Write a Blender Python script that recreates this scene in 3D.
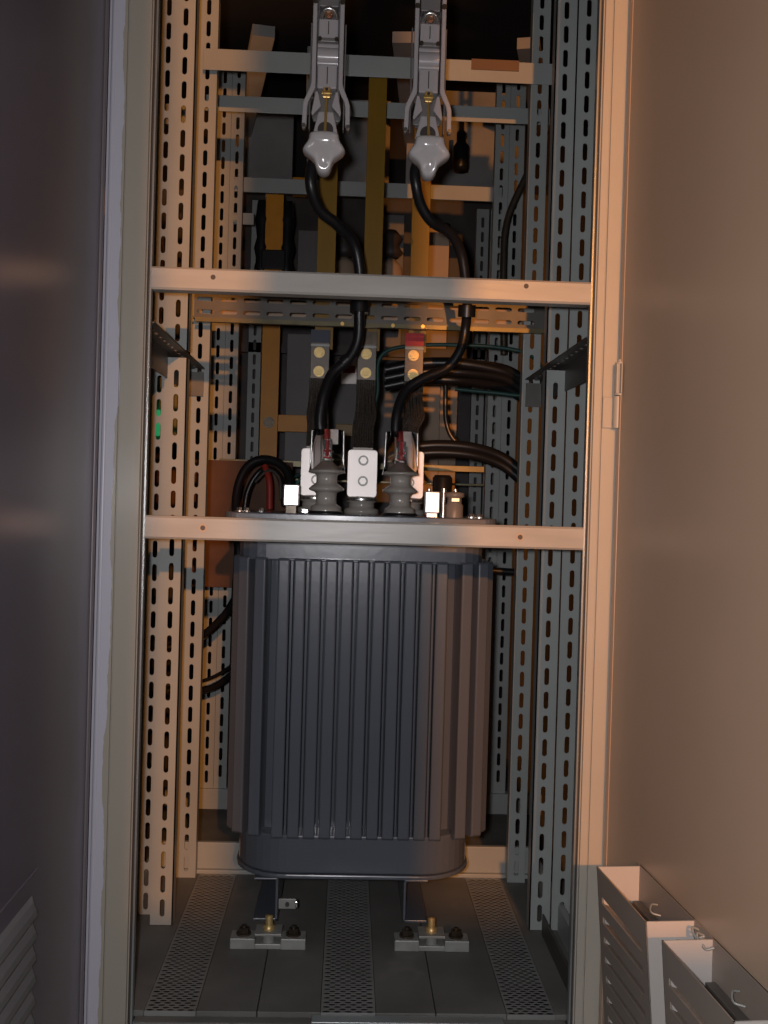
import bpy, math, random
from mathutils import Vector, Matrix
random.seed(7)
PI = math.pi
for o in list(bpy.data.objects): bpy.data.objects.remove(o)
S = bpy.context.scene
COL = S.collection

# ---------------------------------------------------------------- camera, world, lamps, exposure
cd = bpy.data.cameras.new('camera'); cam = bpy.data.objects.new('camera', cd); COL.objects.link(cam)
cd.sensor_fit = 'VERTICAL'; cd.sensor_height = 36.0; cd.lens = 36.0*1000/1024
cd.clip_start = .02
cam.matrix_world = (Matrix.Translation((0, 0, 1.10)) @ Matrix.Rotation(math.radians(-2.05), 4, 'Z')
                    @ Matrix.Rotation(math.radians(90-.55), 4, 'X') @ Matrix.Rotation(math.radians(1.65), 4, 'Z'))
S.camera = cam
W = bpy.data.worlds.new('dim_hall'); S.world = W; W.use_nodes = True
W.node_tree.nodes['Background'].inputs[0].default_value = (1.0, .78, .62, 1)
W.node_tree.nodes['Background'].inputs[1].default_value = .022
S.view_settings.view_transform = 'Standard'; S.view_settings.look = 'None'
S.view_settings.gamma = 1; S.view_settings.exposure = 0.0

def lamp(name, kind, loc, energy, color, target=None, size=.02, angle=None, blend=.2):
    l = bpy.data.lights.new(name, kind); l.energy = energy; l.color = color
    if kind in ('POINT', 'SPOT'): l.shadow_soft_size = size
    if kind == 'SPOT': l.spot_size = math.radians(angle); l.spot_blend = blend
    if kind == 'AREA': l.size = size
    o = bpy.data.objects.new(name, l); COL.objects.link(o); o.location = loc
    if target: o.rotation_euler = (Vector(target)-Vector(loc)).to_track_quat('-Z', 'Y').to_euler()
    return o
lamp('camera_flash', 'SPOT', (-.05, -.03, 1.125), 62, (1.0, .97, 1.0), (.05, 2.0, 1.12), .022, 100, .5)
lamp('work_lamp', 'SPOT', (.52, -3.0, 2.15), 660, (1.0, .36, .065), (.1, 2.0, 1.1), .03, 44, .3)
lamp('rear_bulb', 'POINT', (-1.15, 3.7, 2.0), 14, (1.0, .45, .16), None, .05)

# ---------------------------------------------------------------- materials
def mat(name, col, rough=.5, metal=0., var=.12, scale=6., bump=0., bscale=60., spec=.5, stretch=None, trans=0., ior=1.45, emit=None, coat=0., spots=None):
    m = bpy.data.materials.new(name); m.use_nodes = True
    nt = m.node_tree; b = nt.nodes['Principled BSDF']
    tc = nt.nodes.new('ShaderNodeTexCoord'); mp = nt.nodes.new('ShaderNodeMapping')
    nt.links.new(tc.outputs['Object'], mp.inputs[0])
    if stretch: mp.inputs['Scale'].default_value = stretch
    n = nt.nodes.new('ShaderNodeTexNoise'); n.inputs['Scale'].default_value = scale; n.inputs['Detail'].default_value = 6
    nt.links.new(mp.outputs[0], n.inputs[0])
    r = nt.nodes.new('ShaderNodeValToRGB')
    lo = [c*(1-var) for c in col]; hi = [min(1, c*(1+var)) for c in col]
    r.color_ramp.elements[0].position = .3; r.color_ramp.elements[1].position = .7
    r.color_ramp.elements[0].color = (*lo, 1); r.color_ramp.elements[1].color = (*hi, 1)
    nt.links.new(n.outputs[0], r.inputs[0]); out = r.outputs[0]
    if spots:
        n2 = nt.nodes.new('ShaderNodeTexNoise'); n2.inputs['Scale'].default_value = spots[1]; n2.inputs['Detail'].default_value = 9
        nt.links.new(mp.outputs[0], n2.inputs[0])
        r2 = nt.nodes.new('ShaderNodeValToRGB'); r2.color_ramp.elements[0].position = spots[2]; r2.color_ramp.elements[1].position = spots[2]+.08
        nt.links.new(n2.outputs[0], r2.inputs[0])
        mx = nt.nodes.new('ShaderNodeMix'); mx.data_type = 'RGBA'
        nt.links.new(r2.outputs[0], mx.inputs[0]); nt.links.new(out, mx.inputs[6]); mx.inputs[7].default_value = (*spots[0], 1)
        out = mx.outputs[2]
    nt.links.new(out, b.inputs['Base Color'])
    b.inputs['Roughness'].default_value = rough; b.inputs['Metallic'].default_value = metal
    b.inputs['Specular IOR Level'].default_value = spec
    b.inputs['Transmission Weight'].default_value = trans; b.inputs['IOR'].default_value = ior
    b.inputs['Coat Weight'].default_value = coat; b.inputs['Coat Roughness'].default_value = .12
    if emit: b.inputs['Emission Color'].default_value = (*emit[0], 1); b.inputs['Emission Strength'].default_value = emit[1]
    if bump:
        nb = nt.nodes.new('ShaderNodeTexNoise'); nb.inputs['Scale'].default_value = bscale
        nt.links.new(mp.outputs[0], nb.inputs[0])
        bp = nt.nodes.new('ShaderNodeBump'); bp.inputs['Strength'].default_value = bump; bp.inputs['Distance'].default_value = .002
        nt.links.new(nb.outputs[0], bp.inputs['Height']); nt.links.new(bp.outputs[0], b.inputs['Normal'])
    return m
M = dict(
 paint=mat('grey_slot_paint', (.35, .375, .365), .42, var=.08, scale=5, spots=((.25, .22, .2), 9, .72)),
 zinc=mat('dull_zinc_rail', (.11, .105, .095), .45, metal=.3, var=.2, scale=12, stretch=(1, .2, 1)),
 edgeg=mat('edge_gloss', (.30, .28, .31), .42, metal=.6, var=.04),
 roofm=mat('dim_roof_sheet', (.34, .33, .32), .6, var=.3, scale=3),
 stile=mat('beige_stile_paint', (.47, .435, .37), .38, var=.05, scale=3, bump=.15, bscale=25),
 bar=mat('crossbar_paint', (.42, .405, .37), .34, var=.13, scale=9, stretch=(.4, 1, 2.5), bump=.15, bscale=30, spots=((.36, .33, .30), 22, .66)),
 edge=mat('bare_steel_edge', (.42, .46, .46), .3, metal=.6, var=.1),
 dark=mat('shadowed_inner_steel', (.06, .05, .045), .5, var=.2),
 doorl=mat('dark_gloss_door', (.13, .114, .14), .27, var=.06, scale=2, spec=.6, bump=.03, bscale=8),
 louvre=mat('louvre_lit_tone', (.17, .165, .17), .4, var=.06),  # paler than the door: caught light put into the louvre colour
 doorr=mat('lamp_tinted_door', (.50, .37, .265), .36, var=.05, scale=2.5, bump=.05, bscale=10),  # warm cast of the lamp put into the door's base colour
 box=mat('holder_sheet', (.30, .25, .21), .45, var=.05),
 boxin=mat('holder_pale_sheet', (.50, .47, .44), .4, var=.05, spots=((.62, .6, .58), 7, .6)),
 tank=mat('slate_gloss_enamel', (.105, .118, .142), .26, var=.06, scale=3, bump=.10, bscale=40, coat=.3),
 porc=mat('grey_brown_glaze', (.40, .375, .34), .2, var=.06, coat=.6),
 tin=mat('tinned_plate', (.88, .82, .78), .42, metal=.3, var=.05, scale=12, spots=((.75, .6, .52), 14, .70)),
 white=mat('white_block', (.97, .96, .96), .33, metal=.75, var=.01),
 steel=mat('bright_steel', (.62, .62, .6), .25, metal=.9, var=.1),
 clampm=mat('cast_grey_clamp', (.34, .35, .33), .45, metal=.2, var=.12, scale=30),
 bolt=mat('dark_bolt', (.10, .08, .06), .35, metal=.6, var=.3, scale=40),
 brass=mat('brass', (.85, .55, .18), .34, metal=.55, var=.1),
 oldbrass=mat('dull_brass_bolt', (.62, .46, .20), .4, metal=.55, var=.2, scale=50),
 copper=mat('copper', (.40, .20, .12), .4, metal=.6, var=.15),
 epoxy=mat('grey_moulding', (.48, .455, .465), .32, var=.04, coat=.4),
 epoxyd=mat('darker_moulding', (.20, .19, .19), .38, var=.08),
 knob=mat('pale_grey_knob', (.56, .54, .54), .15, var=.03, coat=.8),
 rubber=mat('black_cable', (.012, .012, .014), .34, var=.2, spec=.5),
 yellow=mat('ochre_busbar', (.23, .125, .008), .42, var=.15, scale=14, stretch=(1, 1, .2)),
 orange=mat('orange_busbar', (.60, .24, .012), .45, var=.1, scale=14),
 green=mat('green_mark', (.02, .07, .06), .5), red=mat('red_mark', (.55, .02, .03), .5), blue=mat('dark_blue_mark', (.04, .05, .08), .5),
 yg=mat('yellow_green_strip', (.15, .13, .07), .35, metal=.3, var=.2, scale=20),
 plate=mat('tinned_dull_plate', (.13, .115, .10), .4, metal=.5, var=.15, scale=20),
 braid=mat('braided_copper', (.20, .18, .16), .35, metal=.7, var=.4, scale=160),
 tape=mat('brown_tape', (.17, .10, .06), .6),
 brown=mat('brown_board', (.13, .06, .035), .7, var=.3, scale=7),
 pink=mat('beige_panel', (.50, .38, .28), .6, var=.12, scale=6),
 gpanel=mat('grey_rear_panel', (.16, .155, .15), .5, var=.15, scale=4),
 wall=mat('dark_hall_wall', (.05, .042, .038), .8, var=.35, scale=1.6, bump=.3, bscale=20),
 floor=mat('cement_floor', (.16, .16, .15), .85, var=.3, scale=4, bump=.3, bscale=50),
 fpanel=mat('dusty_floor_sheet', (.155, .155, .145), .6, var=.25, scale=5, spots=((.24, .23, .21), 4, .62)),
 perf=mat('perforated_sheet', (.24, .245, .235), .45, var=.12, scale=10),
 teal=mat('teal_twine', (.04, .16, .14), .7), redc=mat('red_cable', (.35, .03, .02), .5),
 clear=mat('clear_plastic', (.99, .98, .98), .05, var=.01, trans=1., ior=1.12, spec=1.),
 greenlit=mat('green_lit_panel', (.08, .6, .25), .4, emit=((.06, .8, .28), .28)),
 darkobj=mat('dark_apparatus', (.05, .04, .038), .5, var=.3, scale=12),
)
# worn lavender primer strip of the left stile: a ragged border in object space (its own worn shape)
def stile_worn():
    m = bpy.data.materials.new('stile_worn_paint'); m.use_nodes = True; nt = m.node_tree; b = nt.nodes['Principled BSDF']
    tc = nt.nodes.new('ShaderNodeTexCoord'); sp = nt.nodes.new('ShaderNodeSeparateXYZ'); nt.links.new(tc.outputs['Object'], sp.inputs[0])
    mp = nt.nodes.new('ShaderNodeMapping'); mp.inputs['Scale'].default_value = (0, 0, 1); nt.links.new(tc.outputs['Object'], mp.inputs[0])
    n = nt.nodes.new('ShaderNodeTexNoise'); n.inputs['Scale'].default_value = 2.6; n.inputs['Detail'].default_value = 8; n.inputs['Roughness'].default_value = .6
    nt.links.new(mp.outputs[0], n.inputs[0])
    a = nt.nodes.new('ShaderNodeMath'); a.operation = 'MULTIPLY_ADD'; nt.links.new(n.outputs[0], a.inputs[0]); a.inputs[1].default_value = .062; a.inputs[2].default_value = -.5335
    g = nt.nodes.new('ShaderNodeMath'); g.operation = 'LESS_THAN'; nt.links.new(sp.outputs[0], g.inputs[0]); nt.links.new(a.outputs[0], g.inputs[1])
    mx = nt.nodes.new('ShaderNodeMix'); mx.data_type = 'RGBA'; nt.links.new(g.outputs[0], mx.inputs[0])
    mx.inputs[6].default_value = (.36, .33, .275, 1); mx.inputs[7].default_value = (.50, .49, .56, 1)
    nt.links.new(mx.outputs[2], b.inputs['Base Color']); b.inputs['Roughness'].default_value = .33
    return m
M['stilel'] = stile_worn()

# ---------------------------------------------------------------- mesh builder
class MB:
    def __init__(s): s.v = []; s.f = []; s.sm = []
    def add(s, vs, fs, smooth=False):
        n = len(s.v); s.v += [tuple(v) for v in vs]; s.f += [[i+n for i in f] for f in fs]; s.sm += [smooth]*len(fs); return s
    def box(s, x0, x1, y0, y1, z0, z1, T=None):
        if x0 > x1: x0, x1 = x1, x0
        if y0 > y1: y0, y1 = y1, y0
        if z0 > z1: z0, z1 = z1, z0
        vs = [Vector((x, y, z)) for x in (x0, x1) for y in (y0, y1) for z in (z0, z1)]
        if T: vs = [T @ v for v in vs]
        return s.add(vs, [(0, 1, 3, 2), (4, 6, 7, 5), (0, 4, 5, 1), (2, 3, 7, 6), (0, 2, 6, 4), (1, 5, 7, 3)])
    def prism(s, pts, y0, y1, T=None):           # outline in XZ (counter-clockwise seen from -Y), extruded along Y
        n = len(pts); vs = [Vector((x, y0, z)) for x, z in pts]+[Vector((x, y1, z)) for x, z in pts]
        if T: vs = [T @ v for v in vs]
        return s.add(vs, [tuple(range(n)), tuple(range(2*n-1, n-1, -1))]+[((i+1) % n, i, n+i, n+(i+1) % n) for i in range(n)])
    def slab(s, pts, z0, z1):                     # outline in XY (counter-clockwise from above)
        n = len(pts); vs = [(x, y, z0) for x, y in pts]+[(x, y, z1) for x, y in pts]
        return s.add(vs, [tuple(range(n-1, -1, -1)), tuple(range(n, 2*n))]+[(i, (i+1) % n, n+(i+1) % n, n+i) for i in range(n)])
    def tube(s, path, r, k=10, smooth=True):
        P = [Vector(p) for p in path]; rs = r if isinstance(r, (list, tuple)) else [r]*len(P)
        t0 = (P[1]-P[0]).normalized(); up = Vector((0, 0, 1)) if abs(t0.z) < .9 else Vector((1, 0, 0))
        nrm = t0.cross(up).normalized(); vs = []
        for i, p in enumerate(P):
            t = (P[min(i+1, len(P)-1)]-P[max(i-1, 0)]).normalized()
            nrm = (nrm-t*nrm.dot(t)).normalized(); b = t.cross(nrm)
            for j in range(k):
                a = 2*PI*j/k; vs.append(p+(nrm*math.cos(a)+b*math.sin(a))*rs[i])
        fs = [(i*k+j, i*k+(j+1) % k, (i+1)*k+(j+1) % k, (i+1)*k+j) for i in range(len(P)-1) for j in range(k)]
        s.add(vs, fs, smooth); n = len(P)
        s.add([vs[j] for j in range(k)], [tuple(range(k-1, -1, -1))]); s.add([vs[(n-1)*k+j] for j in range(k)], [tuple(range(k))])
        return s
    def cyl(s, a, b, r, k=16, smooth=True): return s.tube([a, b], r, k, smooth)
    def lathe(s, c, prof, k=28, smooth=True, T=None):   # prof = [(r, z)...] about vertical axis through c
        vs = []; c = Vector(c)
        for r, z in prof:
            for j in range(k):
                a = 2*PI*j/k; v = Vector((r*math.cos(a), r*math.sin(a), z)); vs.append(c+(T @ v if T else v))
        fs = [(i*k+j, i*k+(j+1) % k, (i+1)*k+(j+1) % k, (i+1)*k+j) for i in range(len(prof)-1) for j in range(k)]
        return s.add(vs, fs, smooth)
    def build(s, name, m, parent=None, bevel=0, seg=2, tagd=None):
        me = bpy.data.meshes.new(name); me.from_pydata(s.v, [], s.f); me.validate()
        for p, q in zip(me.polygons, s.sm): p.use_smooth = q
        me.materials.append(M[m] if isinstance(m, str) else m)
        o = bpy.data.objects.new(name, me); COL.objects.link(o)
        if parent:
            o.parent = parent
            o.matrix_parent_inverse = Matrix.Identity(4)
            off = Matrix.Identity(4); p = parent
            while p is not None: off = p.matrix_basis @ off; p = p.parent
            me.transform(off.inverted())
        if bevel:
            md = o.modifiers.new('bevel', 'BEVEL'); md.width = bevel; md.segments = seg; md.limit_method = 'ANGLE'; md.angle_limit = math.radians(35)
        if tagd: tag(o, **tagd)
        return o
def tag(o, label=None, cat=None, group=None, kind=None):
    if label: o['label'] = label
    if cat: o['category'] = cat
    if group: o['group'] = group
    if kind: o['kind'] = kind
    return o
def thing(name, loc, label, cat, group=None):
    o = bpy.data.objects.new(name, None); COL.objects.link(o); o.location = loc; o.empty_display_size = .05
    return tag(o, label, cat, group)
def spline(P, n=8):
    P = [Vector(p) for p in P]; Q = [P[0]*2-P[1]]+P+[P[-1]*2-P[-2]]; out = []
    for i in range(1, len(Q)-2):
        for k in range(n):
            t = k/n; a, b, c, d = Q[i-1:i+3]
            out.append(.5*((2*b)+(-a+c)*t+(2*a-5*b+4*c-d)*t*t+(-a+3*b-3*c+d)*t**3))
    return out+[P[-1]]
def slotted(mb, o, u, n, w, z0, z1, pitch=.0585, sl=.043, sw=.0118, th=.003, shift=0., axis=(0, 0, 1), skip=0, spos=.5):
    """plate of width w from point o along u, running along axis from z0 to z1 with real slots, thickness th along n"""
    u = Vector(u); n = Vector(n)*th; ax = Vector(axis); o = Vector(o)
    cnt = max(1, int((z1-z0-.012-shift)/pitch)); st = z0+shift
    def P(a, h, back): return o+u*a+ax*h+(n if back else Vector())
    vs = []; fs = []
    def rect(a0, a1, h0, h1):
        k = len(vs)
        for b in (0, 1): vs.extend([P(a0, h0, b), P(a1, h0, b), P(a1, h1, b), P(a0, h1, b)])
        fs.extend([(k, k+1, k+2, k+3), (k+7, k+6, k+5, k+4), (k, k+3, k+7, k+4), (k+1, k+5, k+6, k+2)])
    if shift > 0: rect(0, w, z0, st)
    top = st+cnt*pitch
    if z1 > top+1e-4: rect(0, w, top, z1)
    k = len(vs); vs += [P(0, z0, 0), P(w, z0, 0), P(w, z0, 1), P(0, z0, 1)]; fs.append((k, k+3, k+2, k+1))
    k = len(vs); vs += [P(0, z1, 0), P(w, z1, 0), P(w, z1, 1), P(0, z1, 1)]; fs.append((k, k+1, k+2, k+3))
    r = sw/2; hs = sl/2-r
    ring = []
    for q in range(5): a = PI*q/4; ring.append((r*math.cos(a), hs+r*math.sin(a)))
    for q in range(5): a = PI+PI*q/4; ring.append((r*math.cos(a), -hs+r*math.sin(a)))
    cx = w*spos; hp = pitch/2
    outer = [(w-cx, hs), (w-cx, hp), (0, hp), (-cx, hp), (-cx, hs), (-cx, -hs), (-cx, -hp), (0, -hp), (w-cx, -hp), (w-cx, -hs)]
    for c in range(cnt):
        zc = st+(c+.5)*pitch; k = len(vs)
        for b in (0, 1):
            for (a, h) in ring: vs.append(P(cx+a, zc+h, b))
            for (a, h) in outer: vs.append(P(cx+a, zc+h, b))
        for i in range(10):
            j = (i+1) % 10
            fs.append((k+10+i, k+10+j, k+j, k+i)); fs.append((k+20+i, k+20+j, k+30+j, k+30+i))
            fs.append((k+i, k+j, k+20+j, k+20+i))
        for i, j in ((9, 0), (0, 1), (3, 4), (4, 5), (5, 6), (8, 9)): fs.append((k+10+i, k+30+i, k+30+j, k+10+j))
    mb.add(vs, fs); return mb
def rrect(x0, x1, y0, y1, r, k=5):
    out = []
    for cx, cy, a0 in ((x1-r, y1-r, 0), (x0+r, y1-r, 90), (x0+r, y0+r, 180), (x1-r, y0+r, 270)):
        for i in range(k+1):
            a = math.radians(a0+90*i/k); out.append((cx+r*math.cos(a), cy+r*math.sin(a)))
    return out
def hexbolt(mb, c, r, h, d=(0, -1, 0)):
    c = Vector(c); d = Vector(d); mb.tube([c, c+d*h*.3], r*1.45, 16, False); mb.tube([c+d*h*.3, c+d*h], r, 6, False); return mb

# ---------------------------------------------------------------- setting
def struct(mb, name, m):
    o = mb.build(name, m); o['kind'] = 'structure'; return o
struct(MB().box(-4, 4, -3, 6.2, -.1, 0), 'floor', 'floor')
struct(MB().box(-4, 4, 6.0, 6.2, 0, 3.4), 'wall_back', 'wall')
struct(MB().box(-4, -3.8, -3, 6, 0, 3.4), 'wall_left', 'wall')
struct(MB().box(3.8, 4, -3, 6, 0, 3.4), 'wall_right', 'wall')
struct(MB().box(-4, 4, 1.0, 6.2, 3.4, 3.5), 'ceiling', 'wall')

# unseen wall with an opening, added behind the camera to shape the lamp's beam
struct(MB().box(-4, .156, -1.06, -1.0, 0, 3.4).box(.95, 4, -1.06, -1.0, 0, 3.4).box(.156, .95, -1.06, -1.0, 2.6, 3.4).box(.156, .95, -1.06, -1.0, 0, 1.39), 'wall_light_shaper', 'wall')
struct(MB().box(.24, .405, -1.05, -1.01, 1.39, 2.6), 'light_blocker_1', 'wall')  # unseen upright added to keep lamp light off the cabinet centre
# ---------------------------------------------------------------- cabinet
FZ = .055
cab = thing('switchgear_cabinet', (.036, 2.0, 0), 'open grey steel switchgear cabinet frame with slotted posts standing around the transformer', 'cabinet')
TOP = 2.42; PTOP = 2.85
# stiles : flat face, seam step, inner return lip
def stile(name, x_out, x_in, m, lab):
    sg = 1 if x_in > x_out else -1; mid = x_out+sg*.032
    b = MB(); b.box(x_out, mid-sg*.001, 1.998, 2.03, 0, TOP); b.box(mid+sg*.001, x_in-sg*.012, 2.0, 2.035, 0, TOP)
    b.box(mid-sg*.004, mid+sg*.004, 2.004, 2.03, 0, TOP)
    b.box(x_in-sg*.012, x_in-sg*.009, 2.006, 2.06, 0, TOP)
    if name == 'l': b.box(-.4985, -.491, 2.004, 2.03, 0, TOP)
    o = b.build('stile', m, cab, .0012, 2); o['label'] = lab
    if name == 'l': MB().tube([(x_out+.005, 2.002, 0), (x_out+.005, 2.002, TOP)], .006, 20).build('highlight_bead', m, o)  # rounded bead added to catch the flash on the stile
    e = MB().box(x_in-sg*.008, x_in-sg*.003, 2.012, 2.035, 0, TOP); e.build('edge_gap_shade', 'dark', o)  # dark strip stands in for the shaded gap beside the edge
    e = MB().box(x_in-sg*.0035, x_in, 2.004, 2.02, 0, TOP); e.build('edge_strip', 'edge', o)
    return o
stl = stile('l', -.492, -.403, 'stilel', 'left stile with a ragged lavender strip of bare primer down its edge')
stR = stile('r', .536, .476, 'stile', 'beige right stile with the door hinge')
MB().box(-.53, .57, 1.995, 2.04, TOP, TOP+.09).build('lintel', 'stile', cab, .002)
# crossbars with screw holes
for z0, z1, holes in ((1.510, 1.555, ((-.281, 1.537), (.344, 1.542))), (1.015, 1.061, ((-.288, 1.039), (.347, 1.038)))):
    b = MB(); prof = [(2.036, z0), (2.004, z0), (2.0, z0+.004), (2.0, z1-.004), (2.004, z1), (2.036, z1)]
    n = len(prof); x0, x1 = -.4025, .4755
    vs = [(x0, y, z) for y, z in prof]+[(x1, y, z) for y, z in prof]
    b.add(vs, [(i, (i+1) % n, n+(i+1) % n, n+i) for i in range(n-1)]+[tuple(range(n-1, -1, -1)), tuple(range(n, 2*n))])
    o = b.build('crossbar', 'bar', cab)
    for hx, hz in holes:
        MB().tube([(hx, 2.001, hz), (hx, 1.9992, hz)], .005, 14).build('screw_hole', 'dark', o)
        if z0 < 1.2: MB().tube([(hx, 2.001, hz), (hx, 1.9996, hz)], .0085, 14).build('screw_seat', 'pink', o)
# front slotted posts (lower length beneath the side rail, upper length above it)
def zpost(z0, z1, side):
    b = MB(); s = side
    if s < 0:
        slotted(b, (-.515, 2.50, 0), (1, 0, 0), (0, 1, 0), .062, z0, z1, shift=.004, spos=.62)
        b.box(-.4535, -.4505, 2.44, 2.503, z0, z1)
        slotted(b, (-.4505, 2.44, 0), (1, 0, 0), (0, 1, 0), .0515, z0, z1, shift=.012)
        b.box(-.402, -.399, 2.44, 2.475, z0, z1)
    else:
        slotted(b, (.474, 2.44, 0), (1, 0, 0), (0, 1, 0), .051, z0, z1, shift=.012)
        b.box(.474, .477, 2.44, 2.475, z0, z1); b.box(.525, .529, 2.462, 2.466, z0, z1); b.box(.522, .525, 2.443, 2.466, z0, z1)
        slotted(b, (.529, 2.44, 0), (1, 0, 0), (0, 1, 0), .051, z0, z1, shift=.02)
        b.box(.577, .580, 2.44, 2.48, z0, z1)
    return b
for s in (-1, 1):
    lo = zpost(FZ+.002, 1.436, s).build('slotted_post', 'paint', cab)
    up = zpost(1.455, PTOP-.3, s).build('slotted_post', 'paint', cab)
def cpost(x0, z0, z1, y, w=.052, sh=.01, lipside=0):
    b = MB(); slotted(b, (x0, y, 0), (1, 0, 0), (0, 1, 0), w, z0, z1, shift=sh)
    b.box(x0, x0+.003, y+.003, y+.035, z0, z1); b.box(x0+w-.003, x0+w, y+.003, y+.035, z0, z1)
    return b
cpost(-.443, FZ, PTOP, 2.752).build('slotted_post', 'paint', cab)
cpost(.470, FZ, PTOP, 2.752, .049).build('slotted_post', 'paint', cab)
# side rails running back at mid height
for s, xi, xo in ((-1, -.402, -.446), (1, .478, .522)):
    b = MB(); w = abs(xo-xi)
    slotted(b, (xi, 0, 1.452), (s, 0, 0), (0, 0, -1), w, 2.04, 2.83, pitch=.048, sl=.03, sw=.01, shift=.01, axis=(0, 1, 0))
    b.box(xo, xo+s*.003, 2.04, 2.83, 1.385, 1.452)
    b.build('side_rail', 'zinc', cab)
    MB().box(xi+s*.002, xo, 2.742, 2.749, 1.375, 1.44).build('end_plate', 'zinc', cab)
# rear cross rails
for z0, z1, y, xa, xb in ((2.252, 2.309, 2.722, -.425, .525), (2.245, 2.292, 2.99, -.49, .57)):
    b = MB().box(xa, xb, y, y+.003, z0, z1).box(xa, xb, y+.003, y+.03, z1-.003, z1)
    b.build('rear_crossbar', 'paint', cab, .0008)
b = MB()
slotted(b, (0, 2.715, 1.583), (0, 0, 1), (0, 1, 0), .034, -.43, .524, pitch=.062, sl=.046, sw=.011, axis=(1, 0, 0))
slotted(b, (0, 2.715, 1.617), (0, 0, 1), (0, 1, 0), .034, -.43, .524, pitch=.062, sl=.046, sw=.011, axis=(1, 0, 0))
b.box(-.43, .524, 2.69, 2.715, 1.578, 1.583)
b.build('slotted_rail', 'zinc', cab)
# floor sheets
for xa, xb in ((-.50, -.386), (-.280, -.158), (-.156, -.028), (.086, .208), (.210, .355), (.456, .56)):
    MB().box(xa, xb, 2.035, 2.79, FZ-.012, FZ).build('floor_sheet', 'fpanel', cab, .001)
for xa in (-.385, -.027, .356):
    w = .099 if xa > .3 else (.112 if xa > -.1 else .104); b = MB(); nx = 5; px = w/nx; py = .0094; ny = int(.755/py)
    for r in range(ny):
        y0 = 2.035+r*py; odd = r % 2
        xs = [xa+px*i for i in range(nx+1)] if not odd else [xa]+[xa+px*(i+.5) for i in range(nx)]+[xa+w]
        for i in range(len(xs)-1):
            a0, a1 = xs[i], xs[i+1]
            if a1-a0 < px*.9: b.add([(a0, y0, FZ), (a1, y0, FZ), (a1, y0+py, FZ), (a0, y0+py, FZ)], [(0, 1, 2, 3)]); continue
            cx = (a0+a1)/2; cy = y0+py/2; rx = .0076; ry = .0044
            inn = [(cx+rx*math.cos(PI/4*q), cy+ry*math.sin(PI/4*q)) for q in range(8)]
            out = [(a1, cy), (a1, y0+py), (cx, y0+py), (a0, y0+py), (a0, cy), (a0, y0), (cx, y0), (a1, y0)]
            vs = [(x, y, FZ) for x, y in inn+out]+[(x, y, FZ-.0008) for x, y in inn]
            b.add(vs, [(8+q, 8+(q+1) % 8, (q+1) % 8, q) for q in range(8)]+[(q, (q+1) % 8, 16+(q+1) % 8, 16+q) for q in range(8)])
    b.box(xa, xa+w, 2.0345, 2.0352, FZ-.012, FZ)
    b.build('perforated_strip', 'perf', cab)
MB().box(-.50, .56, 2.04, 2.79, .004, .012).build('underfloor_shade', 'rubber', cab)  # near-black sheet standing for the shade seen through the perforations
b = MB().box(-.403, .476, 2.006, 2.034, 0, FZ-.009); b.build('front_sill', 'fpanel', cab, .003)
MB().box(-.045, .345, 2.004, 2.034, FZ-.009, FZ-.004).build('sill_plate', 'edge', cab, .001)
MB().box(-.50, .56, 2.795, 2.81, FZ-.01, .138).box(-.50, .56, 2.78, 2.795, FZ, .066).build('rear_sill', 'paint', cab, .002)
for xa, xb in ((-.515, -.50), (.545, .56)):
    MB().box(xa, xb, 2.05, 2.79, FZ-.01, .12).build('side_sill', 'paint', cab, .002)
MB().box(.502, .506, 2.05, 2.42, FZ, .105).build('side_sill', 'zinc', cab)

# right hinge
h = MB().box(.505, .538, 1.994, 1.9995, 1.262, 1.325); h.cyl((.533, 1.986, 1.262), (.533, 1.986, 1.325), .0095)
h.build('hinge_leaf', 'stile', cab, .0015)

# ---------------------------------------------------------------- doors
ld = thing('cabinet_door', (-.497, 2.0, 0), 'glossy dark left cabinet door with low louvres, opened at right angles', 'door')
b = MB().box(-.518, -.497, 1.02, 1.994, .03, 2.45)
b.build('door_sheet', 'doorl', ld, .004)
MB().box(-.503, -.497, 1.965, 1.993, .03, 2.45).build('hinge_edge', 'doorl', ld, .002)
MB().tube([(-.4995, 1.972, .03), (-.4995, 1.972, 2.45)], .0075, 20).build('highlight_bead', 'edgeg', ld)  # glossy bead added to give the door edge a flash highlight
# louvre field: raised rounded slats in a pressed panel
lz = .478
for i in range(11):
    z = lz-.05-.0358*i; b = MB()
    prof = [(-.4975, z+.016), (-.490, z+.010), (-.484, z), (-.482, z-.010), (-.4975, z-.012)]
    ya, yb = 1.10, 1.655
    n = len(prof); vs = [(x, ya, zz) for x, zz in prof]
    vs += [(x, yb-.012 if k in (0, 4) else yb-.03, zz) for k, (x, zz) in enumerate(prof)]
    b.add(vs, [(i2, i2+1, n+i2+1, n+i2) for i2 in range(n-1)]+[(n+4, n+3, n+2, n+1, n)], False)
    b.build('louvre', 'louvre', ld)
MB().box(-.4975, -.4945, 1.10, 1.665, lz-.002, lz+.003).build('louvre_panel_edge', 'doorl', ld, .001)

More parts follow.
